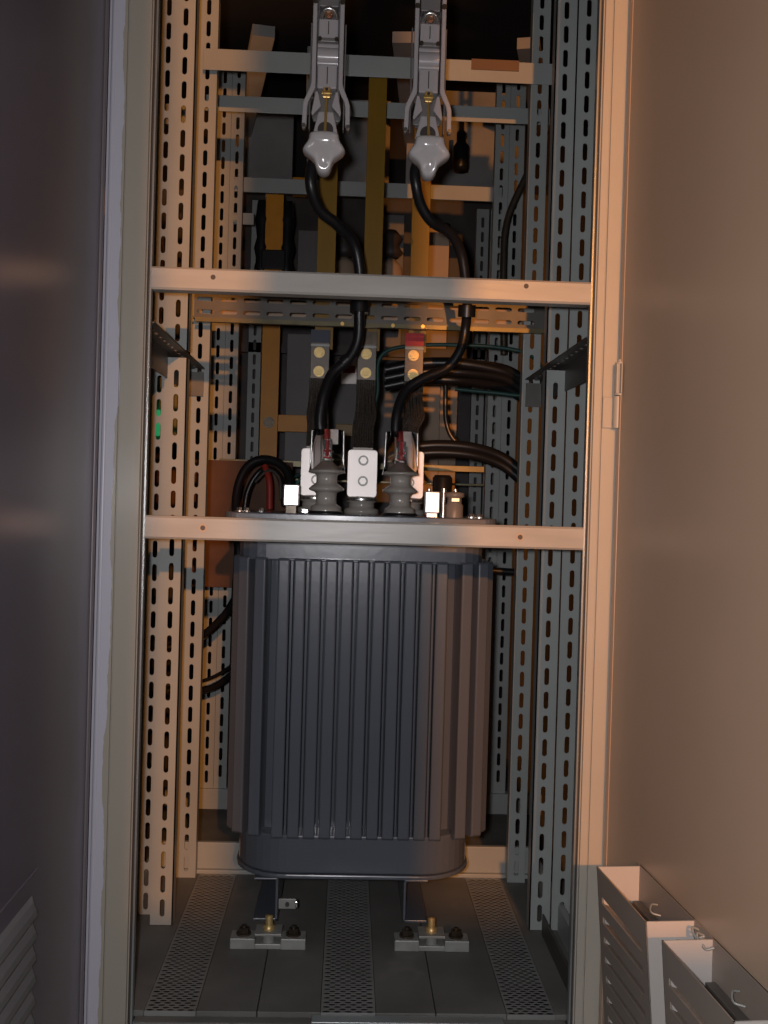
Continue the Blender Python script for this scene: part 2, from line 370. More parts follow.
ang = math.atan(.075)
rd = thing('cabinet_door', (.533, 1.992, 0), 'brown-lit right cabinet door swung wide open, carrying two louvred boxes', 'door')
DT = Matrix.Translation((.533, 1.992, 0)) @ Matrix.Rotation(ang, 4, 'Z')   # local -Y runs along the door, local -X faces into the opening
def dbox(mb, a0, a1, u0, u1, z0, z1): return mb.box(-a1, -a0, -u1, -u0, z0, z1, DT)   # a = distance in front of the door face, u = distance from hinge
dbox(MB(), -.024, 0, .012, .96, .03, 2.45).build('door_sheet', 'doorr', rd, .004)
dbox(MB(), -.002, .0015, .006, .024, .03, 2.45).build('hinge_edge', 'doorr', rd, .001)
dbox(MB(), .0005, .003, .19, .80, .43, .457).build('box_rail', 'box', rd, .0005)
h = MB(); h.cyl((.534, 1.978, 1.3265), (.534, 1.978, 1.392), .0105); h.box(.5245, .534, 1.970, 1.986, 1.33, 1.389); dbox(h, .002, .0045, .004, .034, 1.33, 1.389)
dbox(h, .0045, .008, .014, .02, 1.345, 1.375)
h.build('hinge_knuckle', 'stile', rd, .001)
h = MB(); h.cyl((.534, 1.978, 1.392), (.534, 1.978, 1.398), .006); h.build('hinge_pin', 'bar', rd)

def holder(u0, u1, lab, hang):
    t = thing('louvred_box', DT @ Vector((0, -u0, .12)), lab, 'box', 'louvred boxes on the right door')
    zt, zb, dt, db = .455, .13, .083, .056
    def q(mb, pts8):
        mb.add([DT @ Vector((-a, -u, z)) for a, u, z in pts8], [(0, 1, 2, 3), (7, 6, 5, 4), (0, 4, 5, 1), (1, 5, 6, 2), (2, 6, 7, 3), (3, 7, 4, 0)])
        return mb
    th = .0025
    # face built as bands between open slits
    face = MB(); n = 7; z = zt
    def aa(zz): return db+(dt-db)*(zz-zb)/(zt-zb)
    def band(zh, zl, ua, ub): q(face, [(aa(zh), ua, zh), (aa(zh), ub, zh), (aa(zl), ub, zl), (aa(zl), ua, zl), (aa(zh)-th, ua, zh), (aa(zh)-th, ub, zh), (aa(zl)-th, ub, zl), (aa(zl)-th, ua, zl)])
    zs = [zt-.052-.0355*i for i in range(n)]
    band(zt, zs[0]+.0055, u0, u1)
    for i in range(n):
        lo = zs[i+1]+.0055 if i < n-1 else zb
        band(zs[i]-.0055, lo, u0, u1)
        band(zs[i]+.0055, zs[i]-.0055, u0, u0+.022); band(zs[i]+.0055, zs[i]-.0055, u1-.022, u1)
    face.build('louvred_face', 'box', t)
    for i in range(n):     # pushed-in slats behind each slit
        l = MB(); zz = zs[i]; a = aa(zz)
        q(l, [(a-.022, u0+.022, zz-.014), (a-.022, u1-.022, zz-.014), (a+.001, u1-.022, zz-.0055), (a+.001, u0+.022, zz-.0055),
              (a-.022, u0+.022, zz-.0155), (a-.022, u1-.022, zz-.0155), (a-.001, u1-.022, zz-.0065), (a-.001, u0+.022, zz-.0065)])
        l.build('louvre', 'box', t)
    for ua in (u0, u1-th):
        e = MB(); q(e, [(0.001, ua, zt), (dt, ua, zt), (db, ua, zb), (0.001, ua, zb), (0.001, ua+th, zt), (dt, ua+th, zt), (db, ua+th, zb), (0.001, ua+th, zb)])
        e.build('end_plate', 'boxin', t)
    dbox(MB(), .001, .0035, u0-.0, u1, zb, zt+.002).build('back_plate', 'box', t)
    dbox(MB(), .001, db, u0, u1, zb, zb+.003).build('bottom', 'box', t)
    dbox(MB(), .006, .022, u0+.02, u1-.02, zt-.075, zt-.055).build('inner_flange', 'zinc', t, .001)
    w = MB(); p0 = DT @ Vector((-.008, -(u0+.10), zt-.03)); pts = [p0+Vector((0, 0, 0)), p0+Vector((-.012, -.006, .002)), p0+Vector((-.018, -.025, -.003)), p0+Vector((-.004, -.032, -.006))]
    w.tube(spline(pts), .0018, 6); w.build('wire_clip', 'clampm', t)
holder(.205, .443, 'louvred open-top box on the right door, nearer the hinge', 0)
holder(.508, .745, 'louvred open-top box on the right door, lowest at the photo corner', 0)
c = MB(); p = DT @ Vector((-.002, -.478, .447))
for k in range(3): c.tube(spline([p+Vector((0, .02-.02*k, 0)), p+Vector((-.014, .014-.02*k, .006)), p+Vector((-.012, .002-.02*k, -.004)), p+Vector((0, -.002-.02*k, 0))]), .0022, 6)
c.build('box_fastener', 'clampm', rd)

# ---------------------------------------------------------------- transformer
tr = thing('transformer', (.035, 2.57, FZ), 'slate grey oil transformer with upright cooling fins filling the cabinet bottom', 'transformer')
b = MB(); b.slab(rrect(-.262, .332, 2.385, 2.765, .07), .955, 1.047); b.build('tank_top', 'tank', tr, .004)
MB().slab(rrect(-.215, .285, 2.432, 2.72, .05), .29, .956).build('tank_wall', 'tank', tr)
b = MB(); b.slab(rrect(-.248, .318, 2.375, 2.775, .125, 10), .212, .303); b.build('tank_base', 'tank', tr, .004)
b = MB(); b.slab(rrect(-.253, .323, 2.368, 2.782, .13, 10), .201, .2115); b.build('base_lip', 'tank', tr, .003)
b = MB(); b.slab(rrect(-.292, .355, 2.352, 2.79, .03), 1.0475, 1.068); b.build('tank_cover', 'tank', tr, .003)
fin = None
def addfin(tx, ty, deg, L=.085, w=.0278):
    global fin
    if fin is None:
        fb = MB(); z0, z1 = .298, .962
        # rounded plate : outer tip at local origin, runs to +Y; thinner behind the tip
        pts = [(-w/2, .0025), (-w/2+.0025, 0), (w/2-.0025, 0), (w/2, .0025), (w/2-.0, .03), (w/2-.005, .04), (w/2-.005, .105), (-w/2+.005, .105), (-w/2+.005, .04), (-w/2, .03)]
        n = len(pts); ins = .010
        vs = []
        for z, s in ((z0, .006), (z0+.006, 0), (z1-.006, 0), (z1-.002, .002), (z1, .006)):
            vs += [(x, max(y, s), z) for x, y in pts]
        fs = [(k*n+i, k*n+(i+1) % n, (k+1)*n+(i+1) % n, (k+1)*n+i) for k in range(4) for i in range(n)]
        fs += [tuple(range(n-1, -1, -1)), tuple(range(4*n, 5*n))]
        fb.add(vs, fs)
        me = bpy.data.meshes.new('cooling_fin'); me.from_pydata(fb.v, [], fb.f); me.materials.append(M['tank']); fin = me
    o = bpy.data.objects.new('cooling_fin', fin); COL.objects.link(o); o.parent = tr
    o.location = Vector((tx, ty, 0))-Vector(tr.location); o.rotation_euler = (0, 0, math.radians(deg))
    md = o.modifiers.new('bevel', 'BEVEL'); md.width = .002; md.segments = 2; md.limit_method = 'ANGLE'; md.angle_limit = math.radians(35)
P0 = .0374
for i in range(11): addfin(.040+(i-5)*P0, 2.357, 0)
for s in (-1, 1):
    for dx, y, dg in ((.247, 2.372, 12), (.2885, 2.394, 22), (.309, 2.428, 48)): addfin(.0425+s*dx, y, dg*s)
    for k in range(6): addfin(.0425+s*.314, 2.485+k*.0385, 90*s)
for i in range(10): addfin(.035+(i-4.5)*P0, 2.795, 180)
# thin seam rods in the valleys between front fins
for i in range(10):
    x = .040+(i-4.5)*P0
    MB().box(x-.0022, x+.0022, 2.376, 2.40, .30, .955).build('fin_rib', 'tank', tr)
MB().box(-.155, .235, 2.366, 2.39, .9555, .9615).build('fin_seam', 'tank', tr, .002)
for xc, s in ((-.141, -1), (.158, 1)):       # foot channels under the base
    f = MB(); f.box(xc, xc+s*.006, 2.375, 2.76, .098, .2); f.box(xc, xc+s*.058, 2.375, 2.76, .098, .104); f.box(xc, xc+s*.058, 2.375, 2.76, .195, .2)
    f.build('foot_channel', 'tank', tr, .0015)
l = MB().box(-.139, -.098, 2.372, 2.376, .128, .152); lo = l.build('earth_lug', 'clampm', tr, .001)
MB().cyl((-.118, 2.373, .140), (-.118, 2.366, .140), .005, 12).build('lug_hole', 'dark', lo)
MB().box(-.100, -.093, 2.362, 2.378, .134, .150).build('lug_bolt', 'steel', lo, .002)

# high-voltage bushings with clear covers
def bushing(cx, lab):
    cy = 2.455; z = 1.068
    p = MB().lathe((cx, cy, z), [(0, 0), (.036, 0), (.038, .006), (.037, .017), (.029, .022), (.025, .026), (.0255, .050), (.030, .054), (.042, .058), (.043, .062), (.034, .070), (.0255, .076), (.0255, .094), (.032, .098), (.045, .101), (.044, .106), (.030, .116), (.014, .128), (.011, .131), (0, .131)])
    o = p.build('bushing', 'porc', tr); o['label'] = lab
    MB().lathe((cx, cy, z), [(.043, -.0), (.043, .005), (.036, .008)]).build('bushing_gasket', 'rubber', o)
    s = MB().cyl((cx, cy, z+.128), (cx, cy, z+.172), .0055); hexbolt(s, (cx, cy, z+.131), .010, .010, (0, 0, 1)); hexbolt(s, (cx+.002, cy, z+.15), .009, .009, (0, 0, 1))
    s.box(cx-.010, cx+.011, cy-.012, cy-.009, z+.134, z+.178)
    s.build('terminal_stud', 'steel', o)
    r = MB().box(cx-.004, cx+.004, cy-.0135, cy-.0125, z+.14, z+.176).box(cx-.009, cx+.009, cy-.0135, cy-.0125, z+.150, z+.154).box(cx-.009, cx+.009, cy-.0135, cy-.0125, z+.136, z+.139)
    r.build('red_mark', 'red', o)
    MB().box(cx-.001, cx+.026, cy+.012, cy+.0135, z+.166, z+.203).build('cover_glare_plate', 'tin', o)  # pale plate stands in for a reflection in the clear cover
    c = MB().lathe((cx, cy, z), [(.045, .100), (.040, .13), (.0385, .205), (.0375, .205), (.039, .13), (.0438, .100), (.045, .100)], 24)
    c.build('clear_cover', 'clear', o)
    w = MB()
    for sx in (-1, 1): w.tube([(cx+sx*.0405, cy-.006, z+.118), (cx+sx*.0385, cy-.006, z+.203)], .0022, 8)
    w.build('cover_rib', 'steel', o)
bushing(-.055, 'left grey-brown ribbed bushing'); bushing(.126, 'right grey-brown ribbed bushing')
for cx in (-.088, .034, .156):               # low-voltage terminal plates
    cy = 2.62
    n = MB().lathe((cx, cy+.012, 1.068), [(.0, 0), (.046, 0), (.046, .012), (.034, .016), (.034, .03), (.040, .032), (.040, .044), (.018, .046), (0, .046)], 24)
    no = n.build('terminal_base', 'porc', tr)
    MB().lathe((cx, cy+.012, 1.068), [(.0405, .034), (.0412, .038), (.0405, .042)], 24).build('terminal_ring', 'steel', no)
    t = MB().prism([(x, z) for x, z in rrect(cx-.039, cx+.039, 1.112, 1.236, .009, 4)][::1], cy, cy+.010)
    to = t.build('terminal_plate', 'tin', tr, .001)
    for bz in (1.154, 1.208):
        MB().tube([(cx+.002, cy+.001, bz), (cx+.002, cy-.002, bz)], .0135, 18).build('washer', 'clampm', to); MB().tube([(cx+.002, cy-.002, bz), (cx+.002, cy-.010, bz)], .0095, 6, False).build('plate_bolt', 'tin', to)
# fittings on the cover
o = MB().box(-.157, -.119, 2.41, 2.44, 1.085, 1.137).build('white_block', 'white', tr, .003); MB().box(-.150, -.126, 2.415, 2.435, 1.068, 1.0855).build('block_stem', 'bolt', o)
o = MB().box(.184, .221, 2.41, 2.44, 1.077, 1.130).build('white_block', 'white', tr, .003); MB().box(.190, .215, 2.415, 2.435, 1.068, 1.0775).build('block_stem', 'steel', o)
MB().tube([(.195, 2.425, 1.1295), (.195, 2.425, 1.137)], .0035, 8).build('block_pin', 'steel', o)
MB().box(-.112, -.096, 2.40, 2.415, 1.068, 1.080).build('cover_nut', 'steel', tr, .002)
v = MB().cyl((.232, 2.44, 1.068), (.232, 2.44, 1.128), .0048); v.cyl((.232, 2.44, 1.128), (.232, 2.44, 1.138), .0065); v.build('vent_pin', 'steel', tr)
v = MB().lathe((.260, 2.45, 1.068), [(.022, 0), (.022, .03), (.018, .034), (.018, .048), (.024, .05), (.024, .060), (.008, .063), (0, .063)]); vo = v.build('filler_cap', 'epoxyd', tr)
MB().box(.250, .270, 2.424, 2.428, 1.106, 1.116).build('cap_tab', 'steel', vo, .001)
MB().cyl((.262, 2.45, 1.1305), (.262, 2.45, 1.137), .005).build('cap_pin', 'steel', vo)
for x, r in ((.300, .009), (.319, .010)):
    h = MB(); hexbolt(h, (x, 2.42, 1.068), r*.8, .010, (0, 0, 1)); h.build('cover_bolt', 'steel', tr)
for x in (-.262, -.245, -.21): 
    h = MB(); hexbolt(h, (x, 2.42, 1.068), .007, .010, (0, 0, 1)); h.build('cover_bolt', 'steel', tr)
MB().lathe((.245, 2.62, 1.068), [(.026, 0), (.026, .10), (.02, .108), (0, .108)], 20).build('breather_cylinder', 'rubber', tr)

# anchor clamps
for cx, lab in ((-.158, 'grey bolted floor clamp under the left transformer foot'), (.224, 'grey bolted floor clamp under the right transformer foot')):
    t = thing('anchor_clamp', (cx, 2.335, FZ), lab, 'clamp', 'floor clamps of the transformer')
    for s in (-1, 1):
        o = MB().box(cx+s*.030, cx+s*.0875, 2.315, 2.362, FZ+.0005, FZ+.026).build('clamp_block', 'clampm', t, .002)
        h = MB(); hexbolt(h, (cx+s*.058, 2.34, FZ+.026), .012, .016, (0, 0, 1)); h.tube([(cx+s*.058, 2.34, FZ+.04), (cx+s*.058, 2.34, FZ+.048)], .005, 8); h.build('clamp_bolt', 'bolt', t)
    MB().box(cx-.031, cx+.031, 2.317, 2.36, FZ+.0005, FZ+.013).build('bridge_plate', 'clampm', t, .002)
    MB().cyl((cx, 2.335, FZ+.013), (cx, 2.335, FZ+.030), .014).build('spacer', 'clampm', t)
    MB().box(cx-.031, cx+.031, 2.318, 2.372, FZ+.030, FZ+.036).build('top_plate', 'clampm', t, .001)
    MB().lathe((cx, 2.345, FZ+.036), [(.014, 0), (.014, .010), (.009, .012), (.009, .032), (0, .034)], 12).build('anchor_stud', 'oldbrass', t)

# ---------------------------------------------------------------- isolators
def isolator(cx, lab):
    y = 2.30; kk = 1.912; k0 = 1.937            # top of the knob
    t = thing('isolator', (cx, y+.05, k0-.08), lab, 'isolator', 'isolators hanging at the cabinet top')
    K = .000509
    def X(c): return cx+(c-165)*K
    def Z(c): return k0+(605-c)*K
    for s in (-1, 1):               # cheek with outward crank and rounded end
        def sx(a): return cx+s*a
        prof = [(.0260, 2.36), (.0260, Z(395)), (.0405, Z(455)), (.0435, Z(480)), (.0440, Z(560)), (.0475, Z(575)), (.0530, Z(578)), (.0550, Z(568)), (.0540, Z(470)), (.0510, Z(450)), (.0380, Z(390)), (.0360, Z(370)), (.0360, 2.36)]
        pts = [(sx(a), z) for a, z in prof]
        if s > 0: pts = pts
        else: pts = pts[::-1]
        MB().prism(pts, y, y+.012).build('cheek', 'epoxy', t, .0025, 3)
        MB().box(sx(.026), sx(.0295), y+.010, y+.06, Z(400), 2.36).build('cheek_web', 'epoxy', t, .001)
        MB().tube([(sx(.0505), y-.003, Z(566)), (sx(.0505), y+.02, Z(566))], .0045, 12).build('cheek_pin', 'steel', t)
        MB().box(sx(.038), sx(.041), y+.03, y+.05, Z(560), Z(80)).build('side_bar', 'epoxyd', t, .001)
    MB().box(cx-.0258, cx+.0258, y+.05, y+.056, Z(520), 2.36).build('back_web', 'epoxyd', t)
    def blk(c0, c1, nm='contact_block', slit=True):
        o = MB().box(cx-.0225, cx+.0225, y+.012, y+.045, Z(c1), Z(c0)).build(nm, 'epoxy', t, .003, 3)
        if slit: MB().box(cx-.001, cx+.001, y+.0105, y+.014, Z(c1)+.010, Z(c0)-.006).build('slit', 'dark', o)
        return o
    blk(75, 165); blk(280, 388)
    MB().box(cx-.0235, cx+.0235, y+.010, y+.044, Z(180), Z(160)).build('clamp_band', 'epoxyd', t, .002)
    for s in (-1, 1): MB().cyl((cx+s*.019, y+.012, Z(170)), (cx+s*.019, y+.004, Z(170)), .0045).build('band_screw', 'bolt', t)
    # horizontal roller
    MB().tube([(cx-.0235, y+.030, Z(232)), (cx+.0235, y+.030, Z(232))], .021, 22).build('roller', 'epoxy', t)
    MB().tube([(cx-.0235, y+.028, Z(192)), (cx+.0235, y+.028, Z(192))], .010, 18).build('roller', 'epoxy', t)
    MB().tube([(cx-.0235, y+.024, Z(266)), (cx+.0235, y+.024, Z(266))], .009, 18).build('roller', 'epoxy', t)
    # upper copper spring contact
    MB().tube(spline([(cx-.018, y+.016, Z(70)), (cx-.012, y+.004, Z(48)), (cx, y, Z(40)), (cx+.012, y+.004, Z(48)), (cx+.018, y+.016, Z(70))]), .006, 10).build('spring_contact', 'steel', t)
    hb = MB(); hexbolt(hb, (cx, y+.012, Z(58)), .006, .010); hb.build('copper_bolt', 'copper', t)
    MB().box(cx-.0225, cx+.0225, y+.012, y+.045, Z(20), 2.36).build('upper_block', 'epoxyd', t, .002)
    for s in (-1, 1): MB().cyl((cx+s*.031, y+.001, Z(10)), (cx+s*.031, y-.003, Z(10)), .006).build('cheek_rivet', 'bolt', t)
    # lower funnel
    pts = [(cx-.024, Z(400)), (cx-.034, Z(500)), (cx-.030, Z(520)), (cx+.030, Z(520)), (cx+.034, Z(500)), (cx+.024, Z(400))]
    MB().prism(pts, y+.034, y+.045).build('funnel', 'epoxyd', t, .002)
    for s in (-1, 1):
        p = MB(); pp = [(cx+s*.020, Z(405)), (cx+s*.012, Z(470)), (cx+s*.032, Z(515)), (cx+s*.034, Z(500)), (cx+s*.026, Z(405))]
        if s < 0: pp = pp[::-1]
        p.prism(pp, y+.008, y+.034).build('funnel_wing', 'epoxy', t, .002)
    pts = [(cx-.0165, Z(510)), (cx-.031, Z(610)), (cx+.031, Z(610)), (cx+.0165, Z(510))][::-1]
    MB().prism([(cx-.017, Z(510)), (cx-.030, Z(622)), (cx+.030, Z(622)), (cx+.017, Z(510))], y-.012, y+.03).build('yoke', 'epoxy', t, .003)
    MB().tube([(cx, y-.014, Z(592)), (cx, y-.009, Z(592))], .018, 20).build('yoke_recess', 'dark', t)
    # brass eye, rod and collar, leaning forward to the knob
    e0 = Vector((cx, y+.006, Z(420))); e1 = Vector((cx+.0, y-.050, kk+.002))
    n = MB().box(cx-.0085, cx+.0085, y-.002, y+.010, Z(440), Z(392)); n.tube([(cx-.011, y+.002, Z(416)), (cx+.011, y+.002, Z(416))], .0055, 10)
    no = n.build('brass_eye', 'brass', t, .002)
    MB().cyl((cx, y-.0035, Z(403)), (cx, y-.001, Z(403)), .0035).build('eye_hole', 'dark', no)
    MB().tube([e0, e1], .0032, 12).build('brass_rod', 'brass', t)
    T = (e1-e0).to_track_quat('Z', 'Y').to_matrix()
    MB().lathe(e1+(e0-e1).normalized()*.004, [(0, -.006), (.010, -.005), (.0115, .000), (.006, .003), (.0, .004)], 18, True, T).build('brass_collar', 'brass', t)
    # three-lobed knob
    out = [(-.031, 0), (-.0325, -.008), (-.0335, -.018), (-.040, -.026), (-.0465, -.034), (-.0465, -.041), (-.036, -.049), (-.0235, -.056), (-.0185, -.066), (-.0165, -.076), (-.011, -.084), (-.004, -.087)]
    pts = [(cx+a, kk+z) for a, z in out]+[(cx-a, kk+z) for a, z in reversed(out)]
    kb = MB(); yc = 2.232; n = len(pts); cz = kk-.038
    rings = [(.045, .72, .72), (.022, .97, .97), (.010, 1.02, 1.01), (-.010, 1.02, 1.01), (-.018, .98, .98), (-.025, .93, .93), (-.029, .80, .82), (-.031, .3, .3)]
    vs = []
    for dy, sx_, sz in rings: vs += [(cx+(px-cx)*sx_, yc+dy*.8-(pz-cz)*.30, cz+(pz-cz)*sz) for px, pz in pts]
    fs = [(k*n+i, (k+1)*n+i, (k+1)*n+(i+1) % n, k*n+(i+1) % n) for k in range(len(rings)-1) for i in range(n)]
    fs += [tuple(range(n)), tuple(range(len(rings)*n-1, (len(rings)-1)*n-1, -1))]
    kb.add(vs, [f[::-1] for f in fs], True)
    ko = kb.build('knob', 'knob', t); md = ko.modifiers.new('soft', 'SUBSURF'); md.levels = 1; md.render_levels = 1
    return t
isolator(-.0765, 'left grey moulded isolator arm with brass rod and lobed knob')
isolator(.157, 'right grey moulded isolator arm with brass rod and lobed knob')

# ---------------------------------------------------------------- power cables in front
def cable(path, r, lab, name='power_cable', m='rubber', grp=None, k=12, tape=None):
    b = MB().tube(spline(path), r, k)
    if tape is None:
        return b.build(name, m, None, tagd=dict(label=lab, cat='cable', group=grp))
    t = thing(name, path[-1], lab, 'cable', grp); b.build('sheath', m, t)
    for n_, mm, a, c, rr in tape: MB().tube([a, c], rr, 12).build(n_, mm, t)
    return t
cable([(-.082, 2.345, 1.93), (-.104, 2.33, 1.88), (-.108, 2.33, 1.83), (-.088, 2.36, 1.783), (-.045, 2.39, 1.757), (-.006, 2.43, 1.725), (.011, 2.45, 1.665), (.013, 2.47, 1.58), (.012, 2.48, 1.50), (-.012, 2.48, 1.45), (-.048, 2.475, 1.415), (-.068, 2.46, 1.36), (-.076, 2.455, 1.30), (-.070, 2.455, 1.255)], .0135,
      'black cable from the left isolator down to the left bushing',
      tape=[('end_sleeve', 'redc', (-.060, 2.452, 1.268), (-.057, 2.452, 1.232), .009), ('cable_tie', 'rubber', (-.012, 2.48, 1.452), (-.024, 2.48, 1.440), .0165), ('support_clip', 'rubber', (.013, 2.475, 1.595), (.013, 2.475, 1.566), .023)])
cable([(.158, 2.345, 1.93), (.134, 2.33, 1.88), (.136, 2.33, 1.84), (.150, 2.35, 1.80), (.178, 2.37, 1.768), (.225, 2.40, 1.75), (.255, 2.43, 1.715), (.270, 2.45, 1.66), (.279, 2.47, 1.60), (.280, 2.50, 1.54), (.268, 2.50, 1.485), (.235, 2.50, 1.44), (.180, 2.49, 1.413), (.135, 2.48, 1.38), (.113, 2.46, 1.32), (.110, 2.455, 1.255)], .0125,
      'black cable from the right isolator curving to the right bushing',
      tape=[('end_sleeve', 'redc', (.120, 2.452, 1.268), (.123, 2.452, 1.232), .009), ('support_clip', 'rubber', (.280, 2.475, 1.595), (.280, 2.48, 1.566), .022)])

# ---------------------------------------------------------------- busbars
bars = [(-.083, 'left'), (.050, 'middle'), (.183, 'right')]
for (x, w_), cm in zip(bars, ('yellow', 'yellow', 'yellow')):
    t = thing('busbar', (x, 2.85, 1.56), f'{w_} upright ochre painted busbar behind the isolators', 'busbar', 'upright painted busbars')
    MB().box(x-.026, x+.026, 2.85, 2.858, 1.53, 2.335).build('bar', cm, t, .001)
    h = MB(); hexbolt(h, (x, 2.85, 2.318), .010, .010); h.build('bar_bolt', 'bolt', t)
for x, w_, cm in ((-.091, 'left', 'blue'), (.040, 'middle', 'bolt'), (.172, 'right', 'red')):
    t = thing('busbar_joint', (x, 2.80, 1.4), f'{w_} dull bolted joint plate, ' + {'left': 'dark blue cap', 'middle': 'brown cap', 'right': 'red cap'}[w_], 'joint plate', 'bolted busbar joint plates')
    MB().box(x-.026, x+.026, 2.80, 2.808, 1.405, 1.552).build('plate', 'plate', t, .001)
    MB().box(x-.0265, x+.0265, 2.7985, 2.809, 1.540, 1.576).build('colour_cap', cm, t)
    MB().box(x-.026, x+.026, 2.797, 2.7985, 1.530, 1.536).build('bright_line', 'clampm', t)
    for z in (1.513, 1.46):
        h = MB(); hexbolt(h, (x-.002, 2.80, z), .0105, .012); h.build('plate_bolt', 'oldbrass', t)
for i, (x0, x1, w_) in enumerate(((-.091, -.088, 'left'), (.040, .034, 'middle'), (.172, .156, 'right'))):
    t = thing('braided_connector', (x1, 2.64, 1.2), f'{w_} flexible braided strap dropping to the {w_} terminal plate', 'connector', 'braided straps')
    for k in range(9):
        a = (k-4)/4*.024; wob = .004*math.sin(k*2.1)
        path = [(x0+a, 2.796, 1.44), (x0+a, 2.788, 1.41), (x0+a+wob*.6, 2.765, 1.375), (x0+a*1.1, 2.725+wob, 1.335), (x1+a*1.08, 2.70, 1.30), (x1+a*1.05, 2.665+wob, 1.262), (x1+a, 2.64, 1.235), (x1+a, 2.634, 1.20)]
        MB().tube(spline(path, 5), .0036, 6).build('braid_strand', 'braid', t)
    MB().box(x1-.027, x1+.027, 2.631, 2.637, 1.19, 1.243).build('crimp_plate', 'plate', t, .001)

# ---------------------------------------------------------------- rear frame and apparatus behind
rf = thing('slotted_rack', (.03, 3.45, 0), 'slotted steel frame standing behind the transformer bay', 'frame')
cpost(-.486, .10, 2.6, 3.452, .048).build('slotted_post', 'paint', rf)
cpost(-.437, .10, 2.6, 3.452, .044, .03).build('slotted_post', 'paint', rf)
cpost(.472, .10, 2.6, 3.452, .048).build('slotted_post', 'paint', rf)
cpost(.521, .10, 2.6, 3.452, .052, .03).build('slotted_post', 'paint', rf)
cpost(-.42, .10, 2.3, 4.05, .05).build('slotted_post', 'paint', rf)
cpost(.487, .10, 2.3, 4.05, .05).build('slotted_post', 'paint', rf)
cpost(.545, .10, 2.3, 4.05, .05, .03).build('slotted_post', 'paint', rf)
MB().box(-.43, .505, 3.49, 3.50, 2.162, 2.212).build('cross_rail', 'paint', rf, .001)
MB().box(-.43, -.36, 3.53, 3.54, 2.06, 2.10).build('short_rail', 'paint', rf, .001)
MB().box(-.60, .70, 3.44, 3.48, .03, .10).build('bottom_rail', 'paint', rf, .002)
MB().box(-.62, -.487, 2.99, 3.0, 2.20, 2.26).build('side_stub', 'paint', cab)
MB().box(-.44, .46, 3.40, 3.41, 1.212, 1.232).box(-.44, .46, 3.40, 3.43, 1.165, 1.172).build('lower_rail', 'yg', rf, .001)
ru = thing('rear_switchgear', (.05, 4.3, 0), 'dim neighbouring switchgear seen beyond the rear frame, with grey and beige panels', 'switchgear')
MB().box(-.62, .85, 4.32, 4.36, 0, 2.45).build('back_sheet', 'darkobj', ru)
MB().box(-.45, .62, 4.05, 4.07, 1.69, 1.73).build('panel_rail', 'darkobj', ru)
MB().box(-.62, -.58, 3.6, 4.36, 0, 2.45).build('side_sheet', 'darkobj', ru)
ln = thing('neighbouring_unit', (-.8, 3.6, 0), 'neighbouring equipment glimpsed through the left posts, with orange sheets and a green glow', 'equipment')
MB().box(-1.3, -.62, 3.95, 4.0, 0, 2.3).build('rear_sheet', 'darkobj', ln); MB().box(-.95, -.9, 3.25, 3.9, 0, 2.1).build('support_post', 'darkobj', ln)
def panel(name, x0, x1, y, z0, z1, m, lab, cat='panel', th=.02, grp=None):
    if name in ('outer_sheet', 'green_panel', 'copper_sheet'): return MB().box(x0, x1, y, y+th, z0, z1).build(name, m, ln, .002)
    if name in ('rear_panel', 'junction_box', 'notice_card', 'yellow_bracket', 'red_stripe'):
        return MB().box(x0, x1, y, y+th, z0, z1).build('bracket' if 'yellow' in name else name, m, ru, .002)
    o = MB().box(x0, x1, y, y+th, z0, z1).build(name, m, None, .002, tagd=dict(label=lab, cat=cat, group=grp)); return o
panel('backing_board', -.52, -.19, 3.36, .80, 1.225, 'brown', 'brown board behind the left end of the transformer cover', th=.02)
panel('beam', -.50, .60, 3.05, 1.645, 1.70, 'pink', 'orange lit beam just under the upper crossbar', 'beam')
t = thing('earth_strip', (.05, 2.68, 1.566), 'brass-coloured narrow strip running under the slotted rear rail', 'strip')
MB().box(-.42, .515, 2.672, 2.688, 1.566, 1.577).build('strip', 'yg', t)
for x in (-.03, .105, .185): MB().cyl((x, 2.672, 1.572), (x, 2.666, 1.572), .005).build('strip_screw', 'brass', t)
t = thing('orange_busbar', (-.292, 3.6, 1.2), 'bright orange upright busbar left of the grey rear panel', 'busbar')
MB().box(-.325, -.262, 3.60, 3.61, 1.20, 2.19).build('bar', 'orange', t, .001)
MB().box(-.262, -.10, 3.615, 3.625, 1.345, 1.405).build('branch_bar', 'orange', t, .001)
MB().box(-.335, -.25, 3.585, 3.60, 1.92, 1.99).build('support_clamp', 'rubber', t, .004)
h = MB(); hexbolt(h, (-.293, 3.60, 1.375), .014, .012); h.build('bar_bolt', 'bolt', t)
for s in (-1, 1): MB().lathe((-.293+s*.045, 3.62, 1.9), [(.018, 0), (.026, .03), (.018, .06), (.028, .10), (.018, .14), (.026, .2), (.018, .27), (0, .27)], 14).build('insulator_stack', 'rubber', t)
panel('rear_panel', -.245, -.135, 3.75, 1.22, 1.72, 'gpanel', 'narrow grey panel right of the orange busbar', grp='rear panels')
panel('rear_panel', -.235, -.02, 4.10, 1.90, 2.20, 'gpanel', 'grey plate behind the left isolator cable', grp='rear panels')
panel('rear_panel', .262, .355, 4.0, 1.0, 1.62, 'pink', 'beige upright panel right of the right bushing', grp='rear panels')
panel('rear_panel', .36, .43, 4.05, 1.0, 1.62, 'pink', 'narrow beige panel second right of the right bushing', grp='rear panels')
panel('rear_panel', .245, .385, 4.12, 1.72, 2.235, 'pink', 'beige upright panel behind the right isolator cable', grp='rear panels')
panel('rear_panel', -.10, .23, 4.15, 1.25, 1.66, 'gpanel', 'pale grey panel seen between the bolted joint plates', grp='rear panels')
panel('rear_panel', .05, .20, 4.18, 1.75, 2.30, 'gpanel', 'grey plate right of the middle ochre busbar', grp='rear panels')
